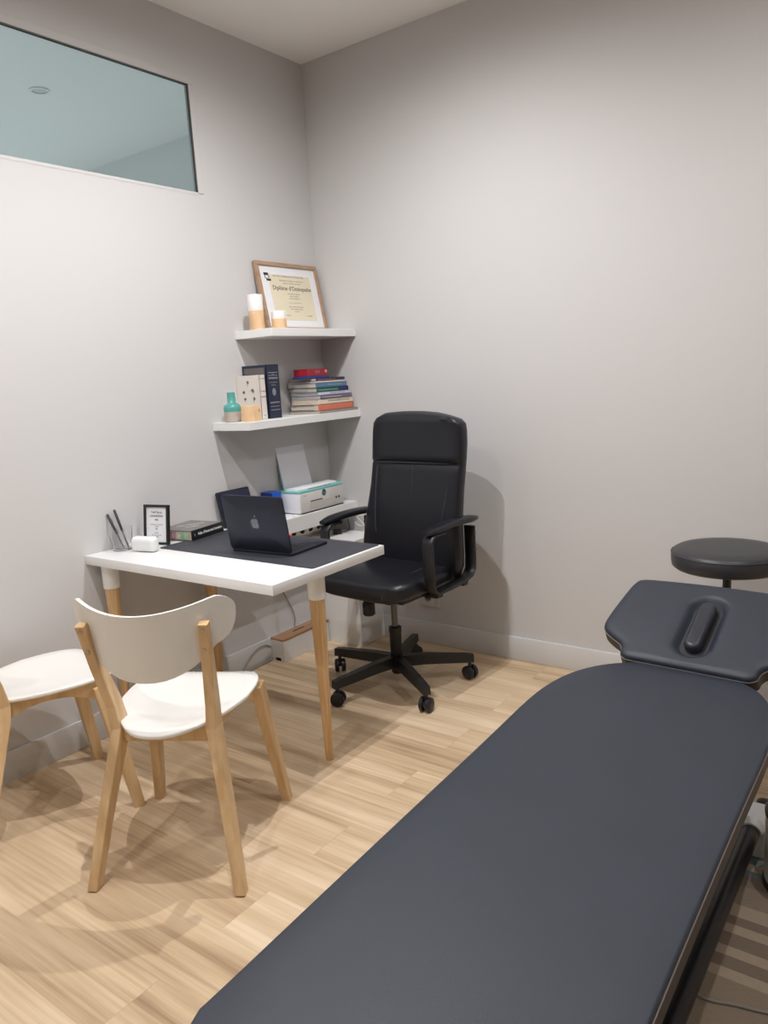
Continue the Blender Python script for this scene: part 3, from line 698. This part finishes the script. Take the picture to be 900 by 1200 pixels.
def make_chair(label, loc, rz):
    t = thing('dining_chair', label, 'chair', loc, rz, group=None)
    zf = lambda x, y: .010 * (abs(x) / .2) ** 2 - .006 * (1 - min(1, (x * x + y * y) / .04)) - .010 * max(0, (y - .17) / .07) ** 2
    bm = B(); pad(bm, seat_outline(), SH - .012, SH, .004, seg=2, top=6, zf=zf); obj('seat', bm, M_lacq, t, smooth=True, angle=50)
    # curved backrest
    bm = B(); N, Mv = 28, 8; hw = .226; th = .010
    def bp(u, v, off):
        au = abs(u); A0 = .80; ac = min(au, A0)
        zt = .782 + .028 * min(1, au / .85) ** 2; zb = .775 - .185 * max(0.0, 1 - ac ** 2.3) ** .72
        if au > A0:
            q = math.sqrt(max(0.0, 1 - ((au - A0) / (1 - A0)) ** 2)); zc = zt - .040
            zt = zc + .040 * max(q, .03); zb = zc - (zc - zb) * max(q, .03)
        zz = zt + (zb - zt) * v; x = hw * u; y = -.243 + .125 * u * u + (.797 - zz) * .17
        nx, ny = -2 * .125 * u / hw, 1.0; L = math.hypot(nx, ny)
        return (x + nx / L * off, y + ny / L * off, zz)
    grid = {}
    for s, off in ((0, -th / 2), (1, th / 2)):
        for i in range(N + 1):
            u = -1 + 2 * i / N; u = math.sin(u * math.pi / 2)
            for j in range(Mv + 1): grid[s, i, j] = bm.verts.new(bp(u, j / Mv, off))
    for i in range(N):
        for j in range(Mv):
            for s in (0, 1):
                q = [grid[s, i, j], grid[s, i + 1, j], grid[s, i + 1, j + 1], grid[s, i, j + 1]]; bm.faces.new(q if s else q[::-1])
        for j in (0, Mv): bm.faces.new([grid[0, i, j], grid[0, i + 1, j], grid[1, i + 1, j], grid[1, i, j]])
    for i in (0, N):
        for j in range(Mv): bm.faces.new([grid[0, i, j], grid[0, i, j + 1], grid[1, i, j + 1], grid[1, i, j]])
    bk_ = obj('backrest', bm, M_lacq, t, smooth=True, angle=50)
    for s in (-1, 1):
        # rear leg running up to the backrest
        bm = B()
        member(bm, [((s * .209, -.232, 0), .028, .036), ((s * .176, -.178, .20), .029, .046), ((s * .142, -.125, .385), .030, .058), ((s * .136, -.117, .43), .030, .056), ((s * .142, -.126, .50), .029, .046), ((s * .156, -.161, .62), .027, .034), ((s * .168, -.195, .748), .026, .024)], (1, 0, 0))
        lg = obj('rear_leg', bm, M_birch, t)
        for zz, yy, xx in ((.731, -.2055, .1665), (.672, -.191, .161)):
            bm = B(); lathe(bm, [(.0058, 0), (.0055, .0016), (.001, .002)], n=14); obj('bolt_head', bm, M_steel, lg, smooth=True, loc=(s * xx, yy, zz), rot=(R(98), 0, 0))
        bm = B()
        member(bm, [((s * .218, .232, 0), .028, .032), ((s * .195, .202, .20), .032, .040), ((s * .172, .170, .425), .036, .050)], (1, 0, 0))
        obj('front_leg', bm, M_birch, t)
        # side apron with a curved lower edge
        bm = B(); rings = []
        for k in range(9):
            f = k / 8; x = s * (.132 + .034 * f); y = -.11 + .27 * f; zl = .375 - .0 + .038 * math.sin(math.pi * f) ** .8; x2 = s * .011
            rings.append([(x - x2, y, zl), (x, y, zl), (x, y, SH - .012), (x - x2, y, SH - .012)])
        loft(bm, rings); obj('side_apron', bm, M_birch, t)
    bm = B(); box(bm, -.155, .155, .155, .173, .385, SH - .016); obj('front_apron', bm, M_birch, t)
    bm = B(); box(bm, -.125, .125, -.125, -.108, .385, SH - .014); obj('rear_apron', bm, M_birch, t)
    return t
make_chair('birch chair with white seat and curved white backrest, nearest the camera', (.868, -1.748, 0), math.atan2(.486, .874))
make_chair('birch chair with white seat at the left wall, cut by the picture edge', (.271, -1.880, 0), -math.atan2(.287, .958))

# ------------------------------------------------------------------ black office chair
def caster(parent, x, y, ang, m=M_black, r=.030):
    t = B()
    for s in (-1, 1):
        lathe(t, [(r * .4, s * .006), (r, s * .007), (r, s * .021), (r * .8, s * .025), (r * .3, s * .026)], n=20)
    bmesh.ops.rotate(t, verts=t.verts, cent=(0, 0, 0), matrix=Matrix.Rotation(R(90), 3, 'Y'))
    o = obj('caster_wheel', t, m, parent, smooth=True, loc=(x, y, r + .001), rot=(0, 0, ang))
    b2 = B()
    lathe(b2, [(.008, .0), (.008, .035), (.006, .05)], n=12)
    box(b2, -.006, .006, -.024, .016, -.004, .018, bev=.004)
    obj('caster_fork', b2, m, o, smooth=True)
    return o


OC = (.728, -.495)
oc = thing('office_chair', 'black leather high-back swivel office chair behind the desk', 'office chair', (OC[0], OC[1], 0), R(-4))
def sup(hx, y0, y1, e=.35, n=48, tap=0):
    cy = (y0 + y1) / 2; hy = (y1 - y0) / 2; out = []
    for k in range(n):
        a = 2 * math.pi * k / n; c, s = math.cos(a), math.sin(a)
        X = hx * math.copysign(abs(c) ** e, c); Y = cy + hy * math.copysign(abs(s) ** e, s); out.append((X * (1 + tap * (Y - cy) / hy), Y))
    return out
bm = B(); pad(bm, sup(.250, -.255, .225, .42, 64, -.03), .457, .532, .030, crown=.012, rb=.022, seg=6, top=6, zf=lambda x, y: -.010 * max(0, (-y - .12) / .13) ** 2 + .008 * (abs(x) / .25) ** 3)
st_ = obj('seat_cushion', bm, M_leath, oc, smooth=True, angle=80)
for s in (-1, 1):
    bm = B(); tube(bm, spline([(s * .155, -.252, .470), (s * .158, -.235, .512), (s * .160, -.15, .533), (s * .162, .0, .540), (s * .165, .15, .542)]), .0022, 6); obj('seam', bm, M_seam, st_, smooth=True)
bx('seat_board', M_black, oc, -.20, .20, -.18, .18, .436, .452, bev=.005)
# backrest cushion
bm = B(); rings = []
ZB = [.47, .485, .50, .54, .60, .68, .76, .86, .93, .955, .965, .975, 1.0, 1.05, 1.10, 1.138, 1.160, 1.175, 1.182]
def bw(z): # half width
    pts = [(.47, .235), (.52, .270), (.62, .270), (.74, .258), (.87, .250), (.96, .251), (1.08, .254), (1.14, .246), (1.168, .222), (1.182, .190)]
    for (a, b), (c, d) in zip(pts, pts[1:]):
        if z <= c: return b + (d - b) * (z - a) / (c - a)
    return pts[-1][1]
def by(z): return .150 + .035 * ((z - .47) / .70) ** 1.3 + .012 * math.sin((z - .47) / .7 * math.pi * 2) * -1
for z in ZB:
    hw_ = bw(z); yc = by(z); e0 = min(1, (z - .46) / .03, (1.187 - z) / .03 + .15)
    thf = .052 * max(.25, min(1, e0)) * (1.12 if z > .965 else 1.0) - (.010 if abs(z - .965) < .004 else 0); thb = .040 * max(.25, min(1, e0))
    ring = []
    for k in range(40):
        a = 2 * math.pi * k / 40; c, s = math.cos(a), math.sin(a)
        X = .012 + .052 * (z - .47) / .7 + hw_ * math.copysign(abs(c) ** .45, c); u = abs(X) / hw_
        Y = yc + (math.copysign(abs(s) ** .55, s)) * (thb if s > 0 else thf) - .022 * u ** 3
        ring.append((X, Y, z - .010 * u ** 2 * max(0, (z - 1.1) / .07)))
    rings.append(ring)
loft(bm, rings); bc = obj('back_cushion', bm, M_leath, oc, smooth=True, angle=70)
def fy(x, z): return by(z) - .054 - .022 * (abs(x) / bw(z)) ** 3
bm = B(); tube(bm, [(x + .048, fy(x, .966) - .001 + (.02 * max(0, abs(x) / .2 - .9) * 5), .966) for x in [-.205 + .41 * k / 20 for k in range(21)]], .0022, 6); obj('headrest_seam', bm, M_seam, bc, smooth=True)
bm = B(); tube(bm, [(.012 + .052 * (z - .47) / .7, fy(0, z) + .0008, z) for z in [.962, .93, .90, .86, .83]], [.0018, .0018, .0016, .0014, .001], 6); obj('centre_seam', bm, M_seam, bc, smooth=True)
for s in (-1, 1):
    pts = [(s * (bw(z) * .78 - .035 * ((.95 - z) / .29) ** 2) + .012 + .052 * (z - .47) / .7, fy(bw(z) * .78, z) + .001, z) for z in (.95, .90, .84, .78, .72, .66)]
    bm = B(); tube(bm, spline(pts, 4), .0020, 6); obj('side_seam', bm, M_seam, bc, smooth=True)
# arms: strap loop plus pad
for s in (-1, 1):
    X = s * .283
    yf, yr = -.105, .185
    path = [(X, yf + .09, .708), (X, yf + .03, .708), (X, yf + .008, .700), (X, yf, .680), (X, yf + .002, .56), (X, yf + .006, .495), (X, yf + .03, .472), (X, yf + .12, .474), (X, yr - .07, .480), (X, yr - .02, .492), (X, yr, .515), (X, yr + .004, .56), (X, yr + .004, .65), (X, yr + .004, .700)]
    bm = B(); strip(bm, path, (1, 0, 0), .052, .014); ar = obj('arm_frame', bm, M_black, oc, smooth=True, angle=45)
    bm = B(); rings = []
    for k in range(13):
        f = k / 12; y = yf - .012 + (yr - yf + .062) * f; sc_ = min(1, .55 + 3.2 * f, .55 + 3.2 * (1 - f)); zc = .722 + .010 * math.sin(math.pi * f) + .004 * f
        ring = []
        for q in range(20):
            a = 2 * math.pi * q / 20; c, n_ = math.cos(a), math.sin(a)
            ring.append((X - s * .004 * 0 + .030 * sc_ * math.copysign(abs(c) ** .6, c), y, zc + .015 * sc_ * math.copysign(abs(n_) ** .7, n_)))
        rings.append(ring)
    loft(bm, rings); obj('arm_pad', bm, M_leath, ar, smooth=True, angle=60)
    for (yy, zz) in ((yr + .004, .60), (yr - .06, .482), (yr + .004, .67)):
        bm = B(); lathe(bm, [(.007, 0), (.007, .003), (.004, .004)], n=14); obj('bolt_cap', bm, M_seam, ar, smooth=True, loc=(X + s * .023, yy, zz), rot=(0, s * R(90), 0))
    bm = B(); box(bm, min(X, s * .2), max(X, s * .2), -.06, -.02, .445, .455); box(bm, min(X, s * .2), max(X, s * .2), .13, .16, .450, .465); obj('arm_bracket', bm, M_black, ar)
bm = B(); box(bm, -.075, .075, -.11, .10, .395, .437, bev=.01); obj('tilt_mechanism', bm, M_black, oc, smooth=True)
bm = B(); lathe(bm, [(.022, .335), (.027, .34), (.027, .385), (.020, .40)], 0, 0, 20); bmesh.ops.translate(bm, verts=bm.verts, vec=(-.055, -.10, .0)); obj('tension_knob', bm, M_black, oc, smooth=True)
bm = B(); lathe(bm, [(.0135, .26), (.0135, .40)], n=20); obj('gas_column', bm, mat('dark_chrome', (.13, .125, .12), .3, .9), oc, smooth=True)
bm = B(); lathe(bm, [(.022, .052), (.026, .060), (.026, .235), (.028, .238), (.028, .262), (.018, .266)], n=24); obj('column_sleeve', bm, M_black, oc, smooth=True)
for a in (42, 114, 186, 258, 330):
    d = Vector((math.cos(R(a)), math.sin(R(a)), 0)); n_ = Vector((-d.y, d.x, 0))
    bm = B(); rings = []
    for f, hh, ww, zc in ((.02, .024, .022, .108), (.12, .022, .020, .108), (.30, .0185, .017, .098), (.338, .0165, .016, .094)):
        c = Vector((0, 0, zc)) + d * f
        rings.append([c + n_ * ww - Vector((0, 0, hh)), c + n_ * ww * .8 + Vector((0, 0, hh)), c - n_ * ww * .8 + Vector((0, 0, hh)), c - n_ * ww - Vector((0, 0, hh))])
    loft(bm, rings); lo = obj('base_arm', bm, M_black, oc)
    caster(lo, d.x * .32, d.y * .32, R(a + 40))

# ------------------------------------------------------------------ treatment table
tt = thing('treatment_table', 'long dark blue-grey padded treatment table with raised headrest', 'treatment table', (0, 0, 0))
BT = .46
left = [(1.790, -2.47), (1.788, -2.40), (1.772, -2.0), (1.757, -1.58), (1.745, -1.30), (1.750, -1.17), (1.772, -1.07), (1.815, -.985), (1.875, -.925), (1.95, -.887), (2.04, -.872)]
right = [(2.13, -.884), (2.20, -.912), (2.255, -.958), (2.295, -1.03), (2.322, -1.13), (2.333, -1.28), (2.334, -1.6), (2.338, -2.0), (2.345, -2.40), (2.343, -2.47)]
foot = [(2.325, -2.52), (2.285, -2.545), (2.06, -2.55), (1.86, -2.545), (1.812, -2.515)]
oo = spline([(x, y, 0) for x, y in left + right + foot + [left[0]]], 4)[:-1]
poly = [(p.x, p.y) for p in oo][::-1]
bm = B(); pad(bm, poly, BT - .050, BT, .007, crown=.0, rb=.004, seg=4, top=5); main = obj('main_cushion', bm, M_vinyl, tt, smooth=True, angle=60)
bm = B(); pad(bm, inset(poly, -.0008), BT - .046, BT - .0105, .001, seg=1, top=1); obj('side_band', bm, M_vinyl2, main, smooth=True, label='brownish dark band around the cushion edge')
bm = B(); pp = inset(poly, -.0006); tube(bm, [(x, y, BT - .009) for x, y in pp + pp[:1]], .0016, 6); obj('piping', bm, M_piping, main, smooth=True, label='light grey piping seam')
bx('cushion_board', M_dsteel, tt, 1.82, 2.29, -2.50, -1.05, BT - .066, BT - .050)
# headrest, tilted up: local frame then placed
HA = math.atan2(.150, .320)
hd = thing('tmp', '', ''); bpy.data.objects.remove(hd)
def hpt():
    right = [(.178, .0), (.192, .012), (.196, .034), (.210, .054), (.246, .076), (.274, .100), (.284, .130), (.279, .20), (.268, .28), (.258, .328), (.238, .352), (.17, .360)]
    l = [(x, y) for x, y in right]; r_ = [(-x, y) for x, y in right[::-1]]
    o_ = l + [(0, .364)] + r_ + [(-.165, -.003), (-.12, -.003), (0, -.003), (.12, -.003), (.165, -.003)]
    s = spline([(x, y, 0) for x, y in o_ + [o_[0]]], 4)[:-1]; return [(p.x, p.y) for p in s]
hp_ = hpt()
# cushion with a breathing slot: grid top with a carved channel
def slot_d(x, y):
    # signed distance to a capsule along y
    y0, y1 = .085, .255; yy = min(max(y, y0), y1); return math.hypot(x, y - yy)
def hz(x, y):
    d = slot_d(x, y); f = max(0, min(1, (.062 - d) / .030)); return -.016 * f * f * (3 - 2 * f)
bm = B(); rings = []
def capsule_pt(p, d):
    a = Vector((0, min(max(p[1], .095), .245))); v = Vector(p) - a; v.normalize(); return a + v * d
for ins, z in ((.006, -.055), (.002, -.0535), (0, -.049), (0, -.014), (.0015, -.007), (.006, -.002), (.013, 0)): rings.append([(x, y, z) for x, y in inset(hp_, ins)])
b0 = inset(hp_, .013)
sm = [Vector(p) for p in b0]
for f in (.12, .25, .4, .55, .7, .85):
    for it in range(10): sm = [(sm[i - 1] + sm[i] * 2 + sm[(i + 1) % len(sm)]) / 4 for i in range(len(sm))]
    rings.append([(p[0] + (capsule_pt(o_, .066).x - p[0]) * f, p[1] + (capsule_pt(o_, .066).y - p[1]) * f, .002) for p, o_ in zip(sm, b0)])
for d, z in ((.066, .002), (.060, .000), (.054, -.004), (.047, -.011), (.040, -.018), (.033, -.022), (.02, -.023), (.006, -.023)): rings.append([tuple(capsule_pt(p, d)) + (z,) for p in b0])
loft(bm, rings)
HL = (2.050, -.912, .476)
hr = obj('headrest_cushion', bm, M_vinyl, tt, smooth=True, angle=80, loc=HL, rot=(HA, 0, R(-3)))
bm = B(); pp = inset(hp_, -.0006); tube(bm, [(x, y, -.016) for x, y in pp + pp[:1]], .0014, 6); obj('piping', bm, M_piping, hr, smooth=True)
bm = B(); pad(bm, inset(hp_, -.0009), -.052, -.018, .001, seg=1, top=1); obj('side_band', bm, mat('black_side_band', (.02, .02, .022), .5), hr, smooth=True)
cap_ = []
for k in range(24):
    a = 2 * math.pi * k / 24; cap_.append((.026 * math.cos(a), .17 + .075 * (1 if math.sin(a) >= 0 else -1) + .026 * math.sin(a)))
bm = B(); pad(bm, cap_, -.028, .013, .013, rb=.004, seg=5, top=3); obj('slot_plug', bm, mat('plug_vinyl', s2l(44, 46, 54), .35, bump=.1, bscale=300), hr, smooth=True, angle=80)
bm = B(); box(bm, -.15, .15, .03, .31, -.068, -.056, bev=.002); obj('headrest_board', bm, M_dsteel, hr)
bm = B()
for s in (-1, 1): tube(bm, [(2.05 + s * .10, -1.1, .385), (2.05 + s * .10, -.93, .385), (2.05 + s * .10, -.78, .455)], .011, 10)
obj('headrest_rods', bm, M_dsteel, tt, smooth=True)
# frame
bm = B()
for x0, x1, y0, y1 in ((1.83, 1.87, -2.48, -1.10), (2.22, 2.26, -2.48, -1.10), (1.87, 2.22, -2.48, -2.44), (1.87, 2.22, -1.14, -1.10), (1.87, 2.22, -1.80, -1.76)): box(bm, x0, x1, y0, y1, .355, .394, bev=.003)
obj('upper_frame', bm, M_dsteel, tt)
for y in (-1.25, -2.2):
    bm = B(); box(bm, 2.00, 2.08, y - .035, y + .035, .06, .352, bev=.004); obj('lifting_column', bm, M_wsteel, tt)
bm = B(); box(bm, 1.99, 2.09, -2.30, -.96, .06, .12, bev=.004); obj('base_beam', bm, M_wsteel, tt)
for y0, y1 in ((-1.02, -.880), (-2.40, -2.22)):
    bm = B(); box(bm, 1.83, 2.292, y0, y1, .012, .095, bev=.005); bs = obj('base_foot', bm, M_wsteel, tt, label='white steel floor foot')
    for x in (1.87, 2.262):
        for yy in (y1 + .018,):
            bm = B(); lathe(bm, [(.022, .008), (.024, .014), (.024, .075), (.018, .092), (.006, .098)], x, yy, 18); obj('leveller', bm, M_black, bs, smooth=True)
for x in (1.840, 2.263):
    bm = B(); tube(bm, [(x, -1.03, .105), (x, -1.6, .105), (x, -2.21, .105)], .0225, 16); cbr = obj('control_bar', bm, M_dsteel, tt, smooth=True)
    bm = B(); tube(bm, [(x, -1.06, .105), (x, -1.022, .105)], .0275, 18); obj('bar_collar', bm, M_wsteel, cbr, smooth=True)

# rug, bin, loose cable
bm = B(); pad(bm, rrect(1.62, 3.15, -2.9, -.93, .01), .0003, .007, .002, seg=1, top=1)
tag(obj('rug', bm, rug_mat()), 'brown woven rug with grey stripes on the floor under the treatment table', 'rug')
pbn = thing('pedal_bin', 'small white cylindrical bin with black lid and base at the right picture edge', 'bin', (2.388, -1.085, .007))
bm = B(); lathe(bm, [(.084, .012), (.085, .014), (.085, .195)], n=36); obj('bin_body', bm, M_wsteel, pbn, smooth=True)
bm = B(); lathe(bm, [(.080, 0), (.088, .002), (.088, .018), (.084, .020)], n=36); obj('base_ring', bm, M_black, pbn, smooth=True)
bm = B(); lathe(bm, [(.087, .194), (.087, .206), (.078, .222), (.04, .230), (.002, .232)], n=36); obj('bin_lid', bm, M_black, pbn, smooth=True)
bm = B(); tube(bm, spline([(2.10, -1.50, .010), (2.20, -1.545, .010), (2.27, -1.57, .010), (2.33, -1.555, .010), (2.42, -1.53, .010), (2.6, -1.45, .010), (2.9, -1.40, .010)]), .0032, 8)
tag(obj('cable', bm, M_cable, smooth=True), 'grey cable running over the striped rug beside the treatment table', 'cable')

# ------------------------------------------------------------------ stool behind the headrest
so = thing('round_stool', 'round black vinyl stool on a thin black column behind the headrest', 'stool', (2.028, -.285, 0))
bm = B(); lathe(bm, [(.150, .612), (.173, .614), (.182, .622), (.185, .640), (.185, .660), (.179, .674), (.167, .681), (.12, .686), (.002, .688)], n=56); sc2 = obj('seat_cushion', bm, M_stoolv, so, smooth=True, angle=60)
bm = B(); tube(bm, [(.1836 * math.cos(a), .1836 * math.sin(a), .668) for a in [2 * math.pi * k / 56 for k in range(57)]], .0022, 6); obj('piping', bm, M_seam, sc2, smooth=True)
bm = B(); lathe(bm, [(.014, .30), (.014, .572), (.022, .575), (.022, .612)], n=20); obj('gas_column', bm, M_black, so, smooth=True)
bm = B(); lathe(bm, [(.020, .06), (.024, .065), (.024, .32), (.018, .325)], n=20); obj('column_sleeve', bm, M_black, so, smooth=True)
for a in (18, 90, 162, 234, 306):
    d = Vector((math.cos(R(a)), math.sin(R(a)), 0)); n_ = Vector((-d.y, d.x, 0))
    bm = B(); rings = []
    for f, hh, ww, zc in ((.02, .018, .018, .095), (.12, .016, .016, .092), (.21, .011, .012, .082)):
        c = Vector((0, 0, zc)) + d * f
        rings.append([c + n_ * ww - Vector((0, 0, hh)), c + n_ * ww * .8 + Vector((0, 0, hh)), c - n_ * ww * .8 + Vector((0, 0, hh)), c - n_ * ww - Vector((0, 0, hh))])
    loft(bm, rings); lo = obj('base_arm', bm, M_black, so)
    caster(lo, d.x * .20, d.y * .20, R(a), r=.024)

# ------------------------------------------------------------------ groups of repeats
for o in list(COL.objects):
    if o.parent or 'label' not in o: continue
    lab, cat = o['label'], o['category']
    if cat == 'book' and ('stack' in lab or 'coral' in lab or 'crosswise' in lab or o.location.z > 1.18 and 'lying' in lab or 'book under' in lab or 'steel blue' in lab or 'cream' in lab): o['group'] = 'books in the lying stack on the middle shelf'
    elif cat == 'book' and 'desk' not in lab: o['group'] = 'upright books on the middle shelf'
    elif cat == 'chair': o['group'] = 'white and birch visitor chairs'
    elif cat == 'pen': o['group'] = 'pens in the glass tumbler'
    elif cat == 'jar': o['group'] = 'white and wood jars on the upper shelf'
    elif cat == 'shelf' and o.name.startswith('wall_shelf'): o['group'] = 'white floating corner shelves'
    elif cat == 'ceiling light': o['group'] = 'downlights in the next room' if 'next room' in lab else 'recessed ceiling downlights'
